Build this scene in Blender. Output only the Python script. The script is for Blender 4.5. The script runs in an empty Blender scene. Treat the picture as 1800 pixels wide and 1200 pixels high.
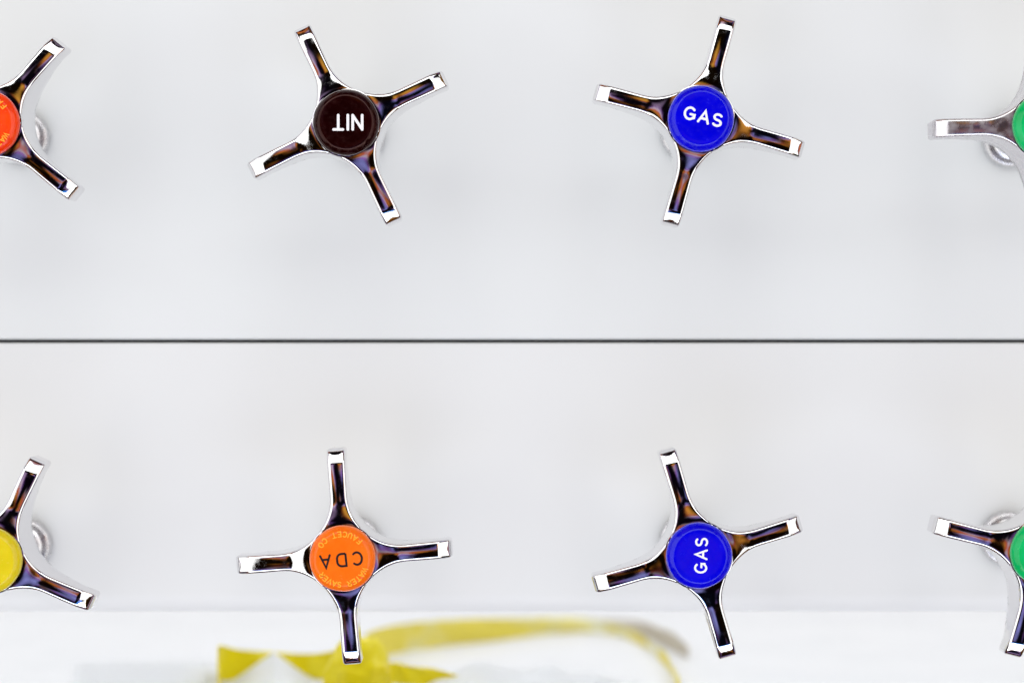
import bpy, bmesh, math, random
from mathutils import Vector, Matrix, noise
random.seed(7)
R = math.radians
scene = bpy.context.scene
COL = scene.collection

# ------------------------------------------------------------------ camera, world, lamps, exposure
MM = 0.001
D_ARM = 0.585          # camera to the front plane of the handle arms
H_ARM = 0.042          # arms' front plane in front of the panel
D_WALL = D_ARM + H_ARM
PX = 0.1706e-3         # metres per photograph pixel (1800 wide) at D_ARM

cam_d = bpy.data.cameras.new("camera")
cam = bpy.data.objects.new("camera", cam_d); COL.objects.link(cam)
cam.location = (0, -D_WALL, 0); cam.rotation_euler = (R(90), 0, 0)
cam_d.sensor_width = 36; cam_d.lens = 36 * D_ARM / (1800 * PX)
cam_d.clip_start = 0.01; cam_d.clip_end = 50
cam_d.dof.use_dof = True; cam_d.dof.focus_distance = D_ARM - 0.001; cam_d.dof.aperture_fstop = 4.5
scene.camera = cam
scene.view_settings.view_transform = 'Standard'; scene.view_settings.look = 'None'
scene.view_settings.exposure = 0.0; scene.view_settings.gamma = 1.0
scene.view_settings.use_curve_mapping = False

# a dim, cluttered room behind the photographer: mostly dark, with soft amber, red, violet and grey patches
world = bpy.data.worlds.new("World"); scene.world = world; world.use_nodes = True
nt = world.node_tree; nt.nodes.clear()
wo = nt.nodes.new("ShaderNodeOutputWorld"); bg = nt.nodes.new("ShaderNodeBackground"); tc = nt.nodes.new("ShaderNodeTexCoord")
def wnoise(scale, detail, off):
    ad = nt.nodes.new("ShaderNodeVectorMath"); ad.operation = 'ADD'; ad.inputs[1].default_value = off
    n = nt.nodes.new("ShaderNodeTexNoise"); n.inputs["Scale"].default_value = scale; n.inputs["Detail"].default_value = detail
    nt.links.new(tc.outputs["Generated"], ad.inputs[0]); nt.links.new(ad.outputs[0], n.inputs["Vector"]); return n
n1 = wnoise(4.2, 1.0, (0.3, 1.7, 0.2)); n2 = wnoise(3.0, 0.5, (5.1, 2.2, 8.3))
mr = nt.nodes.new("ShaderNodeMapRange"); mr.interpolation_type = 'SMOOTHSTEP'
mr.inputs["From Min"].default_value = 0.47; mr.inputs["From Max"].default_value = 0.80
mr.inputs["To Min"].default_value = 0.006; mr.inputs["To Max"].default_value = 1.0
cr = nt.nodes.new("ShaderNodeValToRGB"); el = cr.color_ramp.elements
el[0].position = 0.30; el[0].color = (0.75, 0.36, 0.05, 1)
el[1].position = 0.70; el[1].color = (0.30, 0.30, 0.75, 1)
for p, c in ((0.42, (0.70, 0.25, 0.04, 1)), (0.48, (0.55, 0.10, 0.05, 1)), (0.53, (0.60, 0.50, 0.58, 1)), (0.60, (0.36, 0.13, 0.55, 1))):
    e = el.new(p); e.color = c
nt.links.new(n1.outputs["Fac"], mr.inputs["Value"]); nt.links.new(n2.outputs["Fac"], cr.inputs["Fac"])
nt.links.new(cr.outputs["Color"], bg.inputs["Color"]); nt.links.new(mr.outputs["Result"], bg.inputs["Strength"])
nt.links.new(bg.outputs["Background"], wo.inputs["Surface"])

def area(name, loc, target, sx, sy, watts, color):
    l = bpy.data.lights.new(name, 'AREA'); l.shape = 'RECTANGLE'; l.size = sx; l.size_y = sy
    l.energy = watts; l.color = color
    o = bpy.data.objects.new(name, l); COL.objects.link(o); o.location = loc
    o.rotation_euler = (Vector(target) - Vector(loc)).to_track_quat('-Z', 'Y').to_euler()
    return o
area("window_light", (-1.75, -1.25, 0.1), (0, 0, 0), 2.5, 3.4, 41, (0.985, 1.0, 0.985))
area("right_fill_light", (1.85, -1.35, 0.1), (0, 0, 0), 1.9, 3.2, 30, (0.985, 1.0, 0.985))  # unseen lamp added on the right to soften shadows, not a window
area("ceiling_light", (0.0, -1.75, 1.95), (0, 0, 0), 3.6, 1.6, 40, (0.985, 1.0, 0.985))
area("low_fill_light", (0.0, -0.95, -1.45), (0, 0, -0.05), 3.0, 0.8, 22, (0.985, 1.0, 0.985))  # unseen lamp added below, fills shadows and whitens the lower arm edges
area("low_blue_fill_light", (0.0, -0.62, -0.66), (0, 0, -0.05), 0.9, 0.28, 0.65, (0.04, 0.32, 1.0))  # unseen blue lamp added for glints on the lower arm tips, no screen
area("bench_light", (0.0, 0.115, 0.42), (0.0, 0.10, -0.12), 1.5, 0.10, 6.8, (0.97, 0.99, 1.0))

# ------------------------------------------------------------------ materials
def mat(name, base, rough=0.5, metal=0.0, **kw):
    m = bpy.data.materials.new(name); m.use_nodes = True
    b = m.node_tree.nodes["Principled BSDF"]
    b.inputs["Base Color"].default_value = (*base, 1); b.inputs["Roughness"].default_value = rough
    b.inputs["Metallic"].default_value = metal
    for k, v in kw.items(): b.inputs[k.replace("_", " ")].default_value = v
    return m
def bump(m, scale, dist, strength=1.0, detail=3, scale2=None, dist2=0):
    t = m.node_tree; b = t.nodes["Principled BSDF"]
    co = t.nodes.new("ShaderNodeTexCoord"); n = t.nodes.new("ShaderNodeTexNoise"); bp = t.nodes.new("ShaderNodeBump")
    n.inputs["Scale"].default_value = scale; n.inputs["Detail"].default_value = detail
    bp.inputs["Distance"].default_value = dist; bp.inputs["Strength"].default_value = strength
    oi = t.nodes.new("ShaderNodeObjectInfo"); ad = t.nodes.new("ShaderNodeVectorMath"); ad.operation = 'ADD'
    t.links.new(co.outputs["Object"], ad.inputs[0]); t.links.new(oi.outputs["Random"], ad.inputs[1])   # no two castings alike
    t.links.new(ad.outputs[0], n.inputs["Vector"]); t.links.new(n.outputs["Fac"], bp.inputs["Height"])
    last = bp
    if scale2:
        n2 = t.nodes.new("ShaderNodeTexNoise"); b2 = t.nodes.new("ShaderNodeBump")
        n2.inputs["Scale"].default_value = scale2; n2.inputs["Detail"].default_value = 2
        b2.inputs["Distance"].default_value = dist2
        t.links.new(co.outputs["Object"], n2.inputs["Vector"]); t.links.new(n2.outputs["Fac"], b2.inputs["Height"])
        t.links.new(bp.outputs["Normal"], b2.inputs["Normal"]); last = b2
    t.links.new(last.outputs["Normal"], b.inputs["Normal"])
    return m
def rough_noise(m, scale, lo, hi, detail=4, p0=0.4, p1=0.7):
    t = m.node_tree; b = t.nodes["Principled BSDF"]
    co = t.nodes.new("ShaderNodeTexCoord"); n = t.nodes.new("ShaderNodeTexNoise"); mr = t.nodes.new("ShaderNodeMapRange")
    n.inputs["Scale"].default_value = scale; n.inputs["Detail"].default_value = detail
    mr.inputs["From Min"].default_value = p0; mr.inputs["From Max"].default_value = p1
    mr.inputs["To Min"].default_value = lo; mr.inputs["To Max"].default_value = hi
    t.links.new(co.outputs["Object"], n.inputs["Vector"]); t.links.new(n.outputs["Fac"], mr.inputs["Value"])
    t.links.new(mr.outputs["Result"], b.inputs["Roughness"])
    return m
def tint_noise(m, scale, c0, c1, detail=3):
    t = m.node_tree; b = t.nodes["Principled BSDF"]
    co = t.nodes.new("ShaderNodeTexCoord"); n = t.nodes.new("ShaderNodeTexNoise"); r = t.nodes.new("ShaderNodeValToRGB")
    n.inputs["Scale"].default_value = scale; n.inputs["Detail"].default_value = detail
    r.color_ramp.elements[0].position = 0.35; r.color_ramp.elements[0].color = (*c0, 1)
    r.color_ramp.elements[1].position = 0.65; r.color_ramp.elements[1].color = (*c1, 1)
    t.links.new(co.outputs["Object"], n.inputs["Vector"]); t.links.new(n.outputs["Fac"], r.inputs["Fac"])
    t.links.new(r.outputs["Color"], b.inputs["Base Color"])
    return m

M_PANEL_UP = rough_noise(tint_noise(mat("white_enamel_cool", (0.80, 0.81, 0.82), 0.35, Specular_IOR_Level=0.2), 5, (0.780, 0.797, 0.802), (0.792, 0.806, 0.808)), 40, 0.48, 0.56)
M_PANEL_LO = rough_noise(tint_noise(mat("white_enamel_neutral", (0.80, 0.80, 0.80), 0.35, Specular_IOR_Level=0.2), 5, (0.780, 0.788, 0.792), (0.792, 0.798, 0.800)), 40, 0.48, 0.56)
M_DARK = mat("dark_joint", (0.012, 0.011, 0.012), 0.8)
M_BENCH = rough_noise(mat("white_bench", (0.63, 0.64, 0.655), 0.4), 30, 0.3, 0.5)
M_WALL = mat("white_wall_paint", (0.8, 0.8, 0.8), 0.6)
M_CHROME = rough_noise(bump(mat("chrome", (0.80, 0.79, 0.80), 0.05, 1.0), 38, 0.00022, 1.0, 0.5, 1300, 0.000003), 420, 0.035, 0.16, 5, 0.5, 0.8)
M_WORN = rough_noise(bump(mat("worn_chrome", (0.72, 0.70, 0.72), 0.3, 1.0), 60, 0.00025, 1.0, 2, 1500, 0.00001), 260, 0.20, 0.40, 5, 0.42, 0.66)
M_STEM = rough_noise(bump(mat("satin_chrome", (0.72, 0.71, 0.72), 0.22, 1.0), 200, 0.00004), 600, 0.15, 0.4)
def plastic(name, c0, c1, sss=0.0, rough=0.16):
    m = mat(name, c1, rough, 0, Specular_IOR_Level=0.35)
    tint_noise(m, 160, c0, c1)
    bump(m, 300, 0.00006, 1.0, 4)
    rough_noise(m, 700, rough * 0.7, rough * 1.9, 5)
    if sss:
        b = m.node_tree.nodes["Principled BSDF"]
        b.inputs["Subsurface Weight"].default_value = sss; b.inputs["Subsurface Scale"].default_value = 0.004
        b.inputs["Subsurface Radius"].default_value = (1, 0.45, 0.12)
    return m
M_BLUE = plastic("blue_plastic", (0.0006, 0.0005, 0.60), (0.0012, 0.0008, 0.68))
M_MAROON = plastic("dark_maroon_plastic", (0.007, 0.0004, 0.0005), (0.012, 0.0007, 0.0008))
M_MAROON.node_tree.nodes["Principled BSDF"].inputs["Specular Tint"].default_value = (1.0, 0.55, 0.5, 1)
M_ORANGE = plastic("orange_plastic", (0.95, 0.155, 0.006), (1.0, 0.185, 0.010), 0.25)
M_RED = plastic("red_orange_plastic", (0.93, 0.045, 0.004), (1.0, 0.07, 0.006), 0.5)
M_YELLOW = plastic("yellow_plastic", (0.70, 0.56, 0.012), (0.76, 0.61, 0.02), 0.3)
M_GREEN = plastic("green_plastic", (0.0, 0.42, 0.10), (0.004, 0.52, 0.15), 0.3)
M_INK_W = mat("white_ink", (0.86, 0.85, 0.87), 0.45)
M_INK_K = mat("black_ink", (0.006, 0.005, 0.006), 0.4)
M_MOULD = mat("amber_raised_lettering", (1.0, 0.42, 0.03), 0.3)

def film(name, base, trans, rough=0.35):
    m = mat(name, base, rough)
    t = m.node_tree; b = t.nodes["Principled BSDF"]; out = t.nodes["Material Output"]
    tr = t.nodes.new("ShaderNodeBsdfTranslucent"); tr.inputs["Color"].default_value = (*base, 1)
    mx = t.nodes.new("ShaderNodeMixShader"); mx.inputs[0].default_value = trans
    t.links.new(b.outputs[0], mx.inputs[1]); t.links.new(tr.outputs[0], mx.inputs[2]); t.links.new(mx.outputs[0], out.inputs["Surface"])
    return m
M_YFILM = film("yellow_film", (0.80, 0.66, 0.045), 0.5)
def pale_patches(m, c0, c1, scale):
    t = m.node_tree; b = t.nodes["Principled BSDF"]
    co = t.nodes.new("ShaderNodeTexCoord"); n = t.nodes.new("ShaderNodeTexNoise"); r = t.nodes.new("ShaderNodeValToRGB")
    n.inputs["Scale"].default_value = scale; n.inputs["Detail"].default_value = 2
    r.color_ramp.elements[0].position = 0.47; r.color_ramp.elements[0].color = (*c0, 1)
    r.color_ramp.elements[1].position = 0.66; r.color_ramp.elements[1].color = (*c1, 1)
    t.links.new(co.outputs["Object"], n.inputs["Vector"]); t.links.new(n.outputs["Fac"], r.inputs["Fac"])
    t.links.new(r.outputs["Color"], b.inputs["Base Color"])
    t.links.new(r.outputs["Color"], t.nodes["Translucent BSDF"].inputs["Color"])
pale_patches(M_YFILM, (0.88, 0.78, 0.012), (0.90, 0.82, 0.06), 60)
M_YPALE = film("pale_yellow_film", (0.84, 0.75, 0.2), 0.5)
pale_patches(M_YPALE, (0.90, 0.82, 0.20), (0.92, 0.92, 0.78), 34)
M_SHADE_FILM = film("shade_film", (0.72, 0.68, 0.60), 0.5)  # brown-grey shade beside the band, put into a film colour
M_WFILM = film("white_film", (0.92, 0.93, 0.94), 0.3)

# ------------------------------------------------------------------ helpers
def link(name, me, m, parent=None, smooth=True, angle=None):
    if smooth:
        me.polygons.foreach_set("use_smooth", [True] * len(me.polygons))
    if m: 
        me.materials.clear(); me.materials.append(m)
    o = bpy.data.objects.new(name, me); COL.objects.link(o)
    if parent: o.parent = parent
    return o
def mesh_from_bm(name, bm, sharp=None):
    bmesh.ops.recalc_face_normals(bm, faces=bm.faces)
    me = bpy.data.meshes.new(name); bm.to_mesh(me); bm.free()
    if sharp is not None: me.set_sharp_from_angle(angle=R(sharp))
    return me
def tag(o, label, cat, group=None, kind=None):
    if label: o["label"] = label
    if cat: o["category"] = cat
    if group: o["group"] = group
    if kind: o["kind"] = kind
def box_mesh(name, x0, x1, y0, y1, z0, z1, bev=0.0, seg=3):
    bm = bmesh.new()
    vs = [bm.verts.new((x, y, z)) for x in (x0, x1) for y in (y0, y1) for z in (z0, z1)]
    for f in ((0, 1, 3, 2), (4, 6, 7, 5), (0, 4, 5, 1), (2, 3, 7, 6), (0, 2, 6, 4), (1, 5, 7, 3)):
        bm.faces.new([vs[i] for i in f])
    if bev: bmesh.ops.bevel(bm, geom=bm.edges[:], offset=bev, segments=seg, profile=0.5, affect='EDGES')
    return mesh_from_bm(name, bm, 35)
def panel_mesh(name, x0, x1, th, z0, z1, b0, b1, n=6):
    """sheet panel: front edges rounded by b0 (bottom) and b1 (top)"""
    P = [(th, z0)]
    P += [(b0 - b0 * math.sin(a), z0 + b0 - b0 * math.cos(a)) for a in [math.pi / 2 * i / n for i in range(n + 1)]]
    P += [(b1 - b1 * math.cos(a), z1 - b1 + b1 * math.sin(a)) for a in [math.pi / 2 * i / n for i in range(n + 1)]]
    P += [(th, z1)]
    bm = bmesh.new()
    A = [bm.verts.new((x0, y, z)) for y, z in P]; B = [bm.verts.new((x1, y, z)) for y, z in P]
    for i in range(len(P)):
        j = (i + 1) % len(P); bm.faces.new((A[i], A[j], B[j], B[i]))
    bm.faces.new(A); bm.faces.new(B)
    return mesh_from_bm(name, bm, 35)
def lathe_mesh(name, prof, n=72, wob=None, sharp=40):
    """prof: list of (r, z) from the axis outward; first r may be 0."""
    bm = bmesh.new(); rings = []
    for (r, z) in prof:
        if r == 0: rings.append([bm.verts.new((0, 0, z))])
        else:
            ring = []
            for i in range(n):
                a = 2 * math.pi * i / n
                k = 1 + (wob(a) if wob else 0)
                ring.append(bm.verts.new((r * k * math.cos(a), r * k * math.sin(a), z)))
            rings.append(ring)
    for A, B in zip(rings, rings[1:]):
        for i in range(n):
            j = (i + 1) % n
            if len(A) == 1: bm.faces.new((A[0], B[i], B[j]))
            elif len(B) == 1: bm.faces.new((A[i], A[j], B[0]))
            else: bm.faces.new((A[i], A[j], B[j], B[i]))
    return mesh_from_bm(name, bm, sharp)

# ------------------------------------------------------------------ the panels, bench and wall
S_WALL = PX * D_WALL / D_ARM
SEAM = (600 - 599.5) * S_WALL
EDGE = (600 - 1079) * S_WALL
BENCH_Z = -0.122
p = link("fascia_panel", panel_mesh("fascia_panel", -0.55, 0.55, 0.016, SEAM + 0.00058, 0.36, 0.0009, 0.0009), M_PANEL_UP)
tag(p, "upper white enamelled metal panel above the thin dark joint", "panel", "white service panels")
p = link("fascia_panel", panel_mesh("fascia_panel", -0.55, 0.55, 0.016, EDGE, SEAM - 0.00058, 0.007, 0.0003), M_PANEL_LO)
tag(p, "lower white enamelled metal panel below the thin dark joint", "panel", "white service panels")
o = link("backing_wall", box_mesh("backing_wall", -0.55, 0.55, 0.0162, 0.034, EDGE + 0.012, 0.36), M_DARK, smooth=False); o["kind"] = "structure"
o = link("bench_top", box_mesh("bench_top", -1.0, 1.0, 0.004, 0.62, BENCH_Z - 0.03, BENCH_Z, 0.003), M_BENCH); o["kind"] = "structure"
o = link("rear_wall", box_mesh("rear_wall", -1.0, 1.0, 0.62, 0.66, BENCH_Z - 0.03, 0.7), M_WALL, smooth=False); o["kind"] = "structure"

# ------------------------------------------------------------------ the four-arm chrome handle (local z points out of the panel)
def cross_handle_mesh():
    w0, RC, XC, RT = 15.8 * PX, 95 * PX, 111 * PX, 192 * PX
    YC = w0 + RC
    r0 = XC - RC * math.sqrt(0.5)
    r0 = (YC - RC * math.sqrt(0.5) + XC - RC * math.sqrt(0.5)) / 2
    def half(r):
        if r >= XC:
            w = w0 + 0.9 * PX * min(1, (r - XC) / (60 * PX))
        else:
            w = YC - math.sqrt(max(RC * RC - (XC - r) ** 2, 0))
        w = min(w, r)
        rc = 7.0 * PX                      # rounded corners of the tip
        if r > RT - rc:
            q = (r - (RT - rc)) / rc
            w -= rc * (1 - math.sqrt(max(1 - q * q, 0)))
        return w
    def sstep(a, b, x):
        t = max(0, min(1, (x - a) / (b - a))); return t * t * (3 - 2 * t)
    def front(r):                          # height of the arm's front ridge
        z = H_ARM
        z += 0.9 * MM * (1 - sstep(9.5 * MM, 17 * MM, r))
        z -= 0.00055 * sstep(0, 1, 0) 
        t = max(0, r - 13 * MM); z -= 5.0 * t * t       # the arm bows gently back
        c = 165 * PX                        # chamfered tip
        if r > c: 
            q = r - c; z -= 0.50 * q * q / (q + 0.0016)
        return z
    def thick(r): return 17 * MM - 8.5 * MM * sstep(11 * MM, 30 * MM, r)
    bev = 1.25 * MM
    rows = []
    n1 = 46
    rs = [r0 + (XC - r0) * (i / 18) for i in range(18)] + [XC + (160 * PX - XC) * (i / 12) for i in range(12)]
    rs += [160 * PX + (184.8 * PX - 160 * PX) * (i / 14) for i in range(14)]
    rs += [RT - 7 * PX * (1 - math.sin(i / 9 * math.pi / 2)) for i in range(10)]
    # cross-section: front points, then side and back
    def section(r):
        w = max(half(r), 0.35 * PX); zf = front(r); th = thick(r); tipq = max(0, (r - (RT - 9 * PX)) / (9 * PX))
        b = min(bev, w * 0.42)
        eb = 1.6 * MM * (1 - math.sqrt(max(1 - tipq ** 2, 0)))   # round over the end wall
        pts = []
        nb = 8
        for i in range(nb + 1):             # left side round-over (y=+w), from side to face
            a = math.pi / 2 * i / nb
            y = w - b + b * math.cos(a)
            z = zf - 1.05 * b * (1 - math.sin(a)) 
            pts.append((y, z))
        nf = 12
        flat = w - b
        for i in range(1, nf):
            y = flat - 2 * flat * i / nf
            u = y / flat if flat > 0 else 0
            pts.append((y, zf + 0.10 * MM * (1 - u * u)))
        for i in range(nb + 1):
            a = math.pi / 2 * (1 - i / nb)
            y = -(w - b + b * math.cos(a)); z = zf - 1.05 * b * (1 - math.sin(a))
            pts.append((y, z))
        zb = zf - th
        wb = w * (1 - 0.03 * sstep(r0, r0 + 5 * MM, r))
        for k in range(1, 5): pts.append((-w + (w - wb) * k / 5, zf - 1.05 * b + (zb + 0.8 * MM - zf + 1.05 * b) * k / 5))
        pts += [(-wb, zb + 0.8 * MM), (-wb + min(0.6 * MM, wb * .4), zb), (-wb * 0.3, zb - 0.0002), (wb * 0.3, zb - 0.0002), (wb - min(0.6 * MM, wb * .4), zb), (wb, zb + 0.8 * MM)]
        for k in range(4, 0, -1): pts.append((w - (w - wb) * k / 5, zf - 1.05 * b + (zb + 0.8 * MM - zf + 1.05 * b) * k / 5))
        if eb:
            pts = [(y, min(z, zf - eb) if z > zf - eb else max(z, zb + eb)) for y, z in pts]
        return pts
    bm = bmesh.new()
    for k in range(4):
        ca, sa = [(1, 0), (0, 1), (-1, 0), (0, -1)][k]
        prev = None
        for r in rs:
            ring = [bm.verts.new((r * ca - y * sa, r * sa + y * ca, z)) for y, z in section(r)]
            if prev:
                n = len(ring)
                for i in range(n): bm.faces.new((prev[i], prev[(i + 1) % n], ring[(i + 1) % n], ring[i]))
            prev = ring
        bm.faces.new(prev)
    # hub core under the cap
    prof = [(0, H_ARM + 0.2 * MM), (9.9 * MM, H_ARM + 0.2 * MM), (9.9 * MM, H_ARM - 16 * MM), (7.5 * MM, H_ARM - 20 * MM), (0, H_ARM - 20 * MM)]
    bmesh.ops.remove_doubles(bm, verts=bm.verts, dist=2e-6)
    me = bpy.data.meshes.new("t")
    n = 64; rings = []
    for (r, z) in prof:
        rings.append([bm.verts.new((0, 0, z))] if r == 0 else [bm.verts.new((r * math.cos(2 * math.pi * i / n), r * math.sin(2 * math.pi * i / n), z)) for i in range(n)])
    for A, B in zip(rings, rings[1:]):
        for i in range(n):
            j = (i + 1) % n
            if len(A) == 1: bm.faces.new((A[0], B[i], B[j]))
            elif len(B) == 1: bm.faces.new((A[i], A[j], B[0]))
            else: bm.faces.new((A[i], A[j], B[j], B[i]))
    return mesh_from_bm("cross_handle", bm, 50)
ME_CROSS = cross_handle_mesh()
def arc_prof(r0, z0, r1, z1, n=6):
    """quarter round from the flat top (r0,z0) to the side (r1,z1)"""
    return [(r0 + (r1 - r0) * math.sin(math.pi / 2 * i / n), z1 + (z0 - z1) * math.cos(math.pi / 2 * i / n)) for i in range(n + 1)]
CAP_Z = H_ARM + 4.2 * MM
wob = lambda a: 0.004 * math.sin(3 * a + 1) + 0.003 * math.sin(8 * a + 0.4)
CR = 9.9 * MM
cap_prof = [(0, CAP_Z), (3 * MM, CAP_Z), (6 * MM, CAP_Z), (7.6 * MM, CAP_Z - 0.01 * MM), (7.95 * MM, CAP_Z - 0.08 * MM), (8.25 * MM, CAP_Z - 0.28 * MM),
            (9.0 * MM, CAP_Z - 1.0 * MM), (9.45 * MM, CAP_Z - 1.5 * MM), (9.75 * MM, CAP_Z - 2.0 * MM), (CR, CAP_Z - 2.7 * MM), (CR, CAP_Z - 4.05 * MM), (0, CAP_Z - 4.05 * MM)]
ME_COLLAR = lathe_mesh("collar", [(9.95 * MM, H_ARM - 1 * MM), (9.95 * MM, H_ARM + 0.75 * MM), (10.1 * MM, H_ARM + 0.95 * MM), (10.3 * MM, H_ARM + 0.9 * MM), (10.5 * MM, H_ARM + 0.5 * MM), (10.5 * MM, H_ARM - 1 * MM)])
ME_STEM = lathe_mesh("stem", [(0, 23 * MM), (5.2 * MM, 23 * MM), (5.2 * MM, 13 * MM), (5.9 * MM, 12.5 * MM), (5.9 * MM, 6 * MM), (6.6 * MM, 5.6 * MM), (6.6 * MM, 2.4 * MM), (0, 2.4 * MM)], 48)
ME_FLANGE = lathe_mesh("flange", [(0, 3.4 * MM), (6.7 * MM, 3.4 * MM), (6.9 * MM, 2.7 * MM), (7.3 * MM, 2.7 * MM)] + arc_prof(7.5 * MM, 3.3 * MM, 8.7 * MM, 1.2 * MM) + [(8.7 * MM, 0.0), (0, 0.0)], 64)

# ------------------------------------------------------------------ stroke lettering (unit height, baseline at 0)
def arc(cx, cy, rx, ry, a0, a1, n=12):
    return [(cx + rx * math.cos(R(a0 + (a1 - a0) * i / n)), cy + ry * math.sin(R(a0 + (a1 - a0) * i / n))) for i in range(n + 1)]
GLYPH = {
 'A': (0.78, [[(0, 0), (0.39, 1), (0.78, 0)], [(0.15, 0.33), (0.63, 0.33)]]),
 'C': (0.76, [arc(0.40, 0.5, 0.40, 0.5, 48, 312, 18)]),
 'D': (0.74, [[(0, 0), (0, 1), (0.34, 1)] + arc(0.34, 0.62, 0.38, 0.38, 85, 0, 6) + arc(0.34, 0.38, 0.38, 0.38, 0, -90, 6) + [(0, 0)]]),
 'E': (0.58, [[(0.58, 1), (0, 1), (0, 0), (0.58, 0)], [(0, 0.52), (0.48, 0.52)]]),
 'F': (0.56, [[(0.56, 1), (0, 1), (0, 0)], [(0, 0.52), (0.46, 0.52)]]),
 'G': (0.80, [arc(0.40, 0.5, 0.40, 0.5, 45, 325, 18), [(0.46, 0.44), (0.78, 0.44), (0.78, 0.16)]]),
 'I': (0.0, [[(0, 0), (0, 1)]]),
 'N': (0.66, [[(0, 0), (0, 1)], [(0.02, 0.97), (0.64, 0.03)], [(0.66, 0), (0.66, 1)]]),
 'O': (0.80, [arc(0.40, 0.5, 0.40, 0.5, 90, 450, 24)]),
 'R': (0.64, [[(0, 0), (0, 1), (0.34, 1)] + arc(0.34, 0.73, 0.28, 0.27, 85, -90, 8) + [(0, 0.46)], [(0.32, 0.46), (0.64, 0)]]),
 'S': (0.62, [arc(0.31, 0.755, 0.29, 0.245, 35, 270, 10) + arc(0.31, 0.26, 0.31, 0.25, 85, -145, 10)]),
 'T': (0.66, [[(0, 1), (0.66, 1)], [(0.33, 1), (0.33, 0)]]),
 'U': (0.66, [[(0, 1), (0, 0.33)] + arc(0.33, 0.33, 0.33, 0.33, 180, 360, 10) + [(0.66, 1)]]),
 'V': (0.76, [[(0, 1), (0.38, 0), (0.76, 1)]]),
 'W': (1.0, [[(0, 1), (0.25, 0), (0.5, 0.9), (0.75, 0), (1.0, 1)]]),
}
def stroke(bm, pts, hw, z0, th):
    pts = [Vector(p_) for p_ in pts]; n = len(pts); L = []; Rr = []
    cap = 6
    def nrm(a, b):
        d = (b - a).normalized(); return Vector((-d.y, d.x))
    for i in range(n):
        if i == 0: m_ = nrm(pts[0], pts[1]); k = 1
        elif i == n - 1: m_ = nrm(pts[-2], pts[-1]); k = 1
        else:
            a = nrm(pts[i - 1], pts[i]); b = nrm(pts[i], pts[i + 1]); m_ = (a + b)
            if m_.length < 1e-4: m_ = a; k = 1
            else: m_.normalize(); k = min(1 / max(m_.dot(a), 0.3), 2.2)
        L.append(pts[i] + m_ * hw * k); Rr.append(pts[i] - m_ * hw * k)
    def vert(p_, z): return bm.verts.new((p_.x, p_.y, z))
    closed = (pts[0] - pts[-1]).length < hw * 0.2
    outline = []
    zt = z0 + th
    TL = [vert(p_, zt) for p_ in L]; TR = [vert(p_, zt) for p_ in Rr]
    BL = [vert(p_, z0) for p_ in L]; BR = [vert(p_, z0) for p_ in Rr]
    for i in range(n - 1):
        bm.faces.new((TL[i], TR[i], TR[i + 1], TL[i + 1]))
        bm.faces.new((BL[i], BL[i + 1], TL[i + 1], TL[i])); bm.faces.new((BR[i], TR[i], TR[i + 1], BR[i + 1]))
    if not closed:
        for end, s in ((0, -1), (n - 1, 1)):
            d = (pts[1] - pts[0]).normalized() if end == 0 else (pts[-1] - pts[-2]).normalized()
            d = d * s; nn = L[end] - pts[end]
            ring = [TL[end]]; rb = [BL[end]]
            for k in range(1, cap):
                a = math.pi * k / cap
                q = pts[end] + nn * math.cos(a) + d * hw * math.sin(a)
                ring.append(vert(q, zt)); rb.append(vert(q, z0))
            ring.append(TR[end]); rb.append(BR[end])
            bm.faces.new(ring)
            for A in range(len(ring) - 1): bm.faces.new((ring[A], ring[A + 1], rb[A + 1], rb[A]))
def glyph_mesh(specs, z, sw, th=0.05 * MM):
    """specs: list of (char, size, centre x, centre y, rotation)"""
    bm = bmesh.new()
    for (ch, size, cx, cy, rot, sx) in specs:
        w, strokes = GLYPH[ch]
        c, s = math.cos(rot), math.sin(rot)
        for k, st in enumerate(strokes):
            P = []
            for (x, y) in st:
                x = (x - w / 2) * size * sx; y = (y - 0.5) * size
                P.append((cx + x * c - y * s, cy + x * s + y * c))
            stroke(bm, P, sw / 2, z, th + 0.012 * MM * k)
    return mesh_from_bm("letter", bm, 30)
def word(cap, text, size, gap, sw, m, dx=0, dy=0, sx=1.0):
    ws = [GLYPH[c][0] * size * sx for c in text]; tot = sum(ws) + gap * (len(text) - 1); x = -tot / 2
    for c, w in zip(text, ws):
        link("letter", glyph_mesh([(c, size, x + w / 2 + dx, dy, 0, sx)], CAP_Z + 0.004 * MM, sw), m, cap, smooth=False)
        x += w + gap
def ring_text(cap, m):
    specs = []
    rr = 44.0 * PX
    t = "WATER SAVER"
    for i, c in enumerate(t):
        if c == ' ': continue
        a = 148 - i * 11.6
        specs.append((c, 8.6 * PX, rr * math.cos(R(a)), rr * math.sin(R(a)), R(a - 90), 1.0))
    t = "FAUCET CO"
    for i, c in enumerate(t):
        if c == ' ': continue
        a = 220 + i * 12.4
        specs.append((c, 8.6 * PX, rr * math.cos(R(a)), rr * math.sin(R(a)), R(a + 90), 1.0))
    link("raised_lettering", glyph_mesh(specs, CAP_Z + 0.004 * MM, 1.9 * PX, 0.07 * MM), m, cap, smooth=False)

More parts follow.
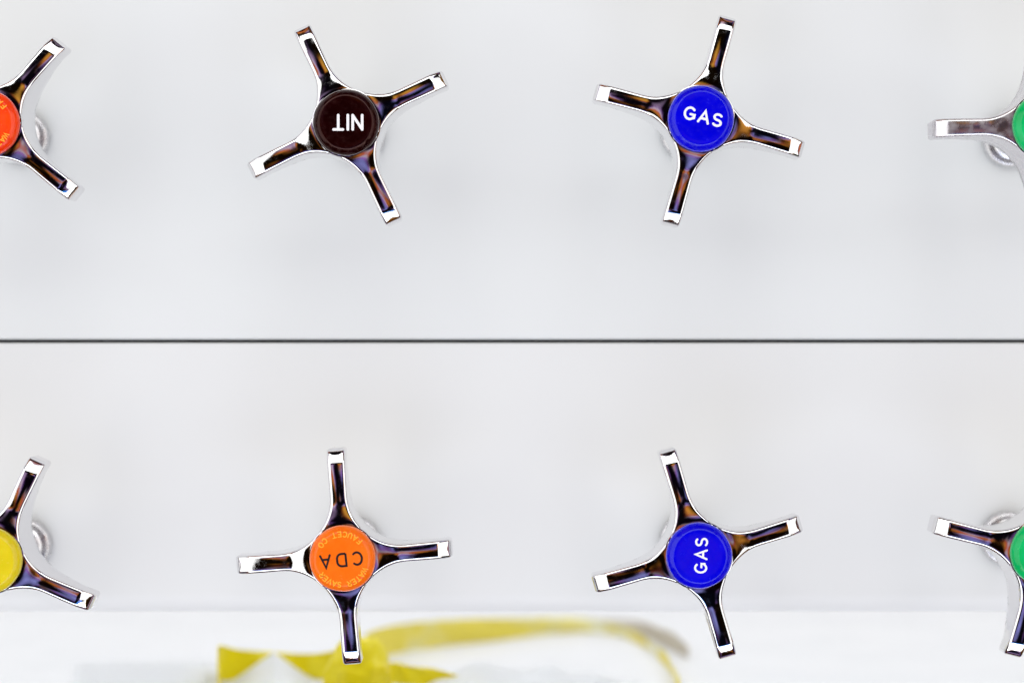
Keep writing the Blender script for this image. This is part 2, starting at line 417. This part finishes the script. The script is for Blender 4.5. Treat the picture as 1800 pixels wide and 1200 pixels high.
# ------------------------------------------------------------------ the eight valves
def valve(px, py, ang, label, cap_mat, cap_name_rot, text=None, ring=None, chrome=M_CHROME):
    e = bpy.data.objects.new("valve_handle", None); COL.objects.link(e)
    e.empty_display_size = 0.01
    e.location = ((px - 900) * PX, 0, (600 - py) * PX); e.rotation_euler = (R(90), 0, 0)
    tag(e, label, "valve handle", "four-armed chrome valve handles on the white panels")
    fl = link("wall_flange", ME_FLANGE, M_STEM, e)
    st = link("stem", ME_STEM, M_STEM, e); 
    c = link("cross_handle", ME_CROSS.copy() if chrome != M_CHROME else ME_CROSS, chrome, e); c.rotation_euler = (0, 0, R(ang))
    co = link("collar", ME_COLLAR, M_CHROME, e)
    cm = lathe_mesh("index_cap", cap_prof, 96, wob, 40)
    cap = link("index_cap", cm, cap_mat, e); cap.rotation_euler = (0, 0, R(cap_name_rot))
    if text: word(cap, *text)
    if ring: ring_text(cap, ring)
    return e
valve(-21, 218, 50.6, "chrome handle with red-orange cap, cut by the left edge above the joint", M_RED, 180, None, M_MOULD)
valve(609.5, 217, 25.5, "chrome handle with dark maroon cap reading NIT upside down", M_MAROON, 180, ("NIT", 25 * PX, 8.5 * PX, 4.7 * PX, M_INK_W, -4 * PX, 1 * PX, 1.0))
valve(1231, 210, 74.4, "upper chrome handle with blue cap, white GAS nearly upright", M_BLUE, -14, ("GAS", 20 * PX, 8 * PX, 4.1 * PX, M_INK_W, 2 * PX, 2.5 * PX, 1.12))
valve(1836, 222, 0.5, "chrome handle with green cap, cut by the right edge above the joint", M_GREEN, 30, chrome=M_WORN)
valve(-17, 983, 65.7, "chrome handle with yellow cap, cut by the left edge below the joint", M_YELLOW, 20)
valve(603, 980, 4.5, "chrome handle with orange cap reading CDA upside down in black", M_ORANGE, 186, ("CDA", 21.5 * PX, 11.5 * PX, 3.6 * PX, M_INK_K, 1 * PX, 1 * PX, 1.0), M_MOULD)
valve(1228, 975, 16.5, "lower chrome handle with blue cap, white GAS reading upwards", M_BLUE, 87.7, ("GAS", 19.5 * PX, 8 * PX, 3.5 * PX, M_INK_W, 2 * PX, -2 * PX, 1.0))
valve(1832, 970, 76, "chrome handle with green cap, cut by the right edge below the joint", M_GREEN, 75)

# ------------------------------------------------------------------ crumpled white wrapper with a yellow band, lying on the bench behind the panel line
def bench_point(px, py):
    """where the ray of a photograph pixel meets the bench top"""
    d = -BENCH_Z / ((py - 600) * PX / D_ARM)
    return Vector(((px - 900) * PX / D_ARM * d, d - D_WALL, BENCH_Z))
def up_h(px, py_low, py_high):
    d = -BENCH_Z / ((py_low - 600) * PX / D_ARM)
    return (py_low - py_high) * PX / D_ARM * d
def smooth_pts(P, n=8):
    out = []
    for i in range(len(P) - 1):
        p0 = P[max(i - 1, 0)]; p1 = P[i]; p2 = P[i + 1]; p3 = P[min(i + 2, len(P) - 1)]
        for k in range(n):
            t = k / n
            out.append(tuple(0.5 * ((2 * b) + (-a + c) * t + (2 * a - 5 * b + 4 * c - d) * t * t + (-a + 3 * b - 3 * c + d) * t ** 3) for a, b, c, d in zip(p0, p1, p2, p3)))
    out.append(tuple(P[-1])); return out
wr = bpy.data.objects.new("crumpled_wrapper", None); COL.objects.link(wr)
wr.location = (0, 0, 0)
tag(wr, "crumpled white plastic wrapper with yellow band on the bench at the bottom edge", "wrapper")
def ribbon(name, keys, m, lean=0.0, th=0.00035, rows=6, wav=0.0004):
    """keys: (px, py_low, py_high, lean mm) - the band stands on its lower edge on the bench"""
    K = []
    for (px, lo, hi, ln) in keys:
        b = bench_point(px, lo); K.append((b.x, b.y, up_h(px, lo, hi), ln * MM))
    K = smooth_pts(K, 9)
    bm = bmesh.new(); prev = None
    for i, (x, y, h, ln) in enumerate(K):
        ring = []
        for j in range(rows + 1):
            t = j / rows
            ring.append(bm.verts.new((x + wav * math.sin(i * 0.5 + 3 * t), y + ln * t * t + wav * 1.5 * math.sin(i * 0.37 + t * 5), BENCH_Z + 0.0006 + h * t)))
        if prev:
            for j in range(rows): bm.faces.new((prev[j], ring[j], ring[j + 1], prev[j + 1]))
        prev = ring
    bmesh.ops.solidify(bm, geom=bm.faces[:], thickness=th)
    return link(name, mesh_from_bm(name, bm, 60), m, wr)
ribbon("yellow_band", [(640, 1172, 1116, 0), (690, 1152, 1102, 1), (760, 1141, 1094, 2), (850, 1130, 1091, 3), (960, 1117, 1089, 3), (1030, 1113, 1090, 2),
                       (1090, 1120, 1103, 2), (1130, 1136, 1122, 1), (1165, 1165, 1147, 1), (1187, 1200, 1178, 0), (1196, 1235, 1210, 0)], M_YPALE)
ribbon("yellow_flap", [(386, 1232, 1140, 0), (388, 1205, 1137, 0), (430, 1192, 1146, 2), (500, 1187, 1152, 3), (560, 1196, 1150, 0), (620, 1200, 1140, 0)], M_YFILM)
ribbon("yellow_tail", [(668, 1228, 1176, -2), (690, 1205, 1167, 0), (730, 1208, 1174, 1), (775, 1215, 1182, 2), (850, 1225, 1204, 2)], M_YFILM)
# the bunched-up end of the band
def curl():
    c = bench_point(624, 1224); bm = bmesh.new(); rings = []
    n, m = 72, 22
    for j in range(m + 1):
        u = j / m; el = math.pi / 2 * u
        ring = []
        for i in range(n):
            a = 2 * math.pi * i / n
            q = Vector((math.cos(a) * math.cos(el), math.sin(a) * math.cos(el), math.sin(el)))
            k = 1 + 0.16 * noise.noise(q * 1.7 + Vector((3.1, 0, 0))) + 0.10 * abs(noise.noise(q * 3.5)) - 0.03
            r = 0.0128 * (math.cos(el) ** 0.75) * k
            ring.append(bm.verts.new(c + Vector((r * math.cos(a) + 0.002 * u, 0.85 * r * math.sin(a), 0.0006 + 0.0190 * math.sin(el) * (1 + 0.25 * noise.noise(q * 2.1 + Vector((0, 7, 0))))))))
        rings.append(ring)
    for A, B in zip(rings, rings[1:]):
        for i in range(n): bm.faces.new((A[i], A[(i + 1) % n], B[(i + 1) % n], B[i]))
    bm.faces.new(rings[-1])
    return link("yellow_bunch", mesh_from_bm("yellow_bunch", bm, 60), M_YFILM, wr)
curl()
ribbon("shade_strip", [(1040, 1107, 1092, 3), (1120, 1119, 1095, 3), (1165, 1138, 1108, 3), (1195, 1152, 1124, 3), (1210, 1160, 1140, 3)], M_SHADE_FILM)  # strip added in place of the soft shadow right of the band
# white folds: heightfields with creases
def fold(name, x0, x1, ylo, yhi, hfun, nx=70, ny=26):
    """px range and bench pixel rows (near, far); hfun(u,v) gives height in mm"""
    bm = bmesh.new(); g = []
    for i in range(nx + 1):
        row = []
        for j in range(ny + 1):
            u, v = i / nx, j / ny
            b = bench_point(x0 + (x1 - x0) * u, ylo + (yhi - ylo) * v)
            row.append(bm.verts.new((b.x, b.y, BENCH_Z + 0.0006 + math.log1p(math.exp(hfun(u, v) * 2)) / 2 * MM * min(1, 8 * u * (1 - u)))))
        g.append(row)
    for i in range(nx):
        for j in range(ny): bm.faces.new((g[i][j], g[i + 1][j], g[i + 1][j + 1], g[i][j + 1]))
    bmesh.ops.solidify(bm, geom=bm.faces[:], thickness=-0.0003)
    return link(name, mesh_from_bm(name, bm, 60), M_WFILM, wr)
def tri(u, c, w): return max(0, 1 - abs(u - c) / w)
def rise(v, top): return v / top if v < top else max(0, 1 - ((v - top) / (1 - top)) ** 2)
fold("white_fold", 395, 565, 1258, 1186, lambda u, v: 10.2 * tri(u, 0.5 + 0.05 * (1 - v), 0.42) ** 0.9 * rise(v, 0.84) + 0.4 * math.sin(9 * u + 4 * v) - 0.6)
def mound(u, v):
    h = 9.0 * math.exp(-((u - 0.34) / 0.17) ** 2) + 7.4 * math.exp(-((u - 0.64) / 0.13) ** 2) + 5.2 * math.exp(-((u - 0.86) / 0.08) ** 2)
    h += 0.5 * math.sin(23 * u + 5 * v) + 0.35 * math.sin(41 * u - 7 * v)
    return h * rise(v, 0.8) - 0.4
fold("white_fold", 700, 1110, 1258, 1198, mound)
fold("white_fold", 130, 400, 1228, 1168, lambda u, v: (4.5 * tri(u, 0.72, 0.5) + 1.2 * math.sin(6 * u + 2)) * math.sin(math.pi * v) ** 0.8)

# ------------------------------------------------------------------ render settings
scene.render.engine = 'CYCLES'
scene.cycles.caustics_reflective = False; scene.cycles.max_bounces = 10; scene.cycles.glossy_bounces = 6
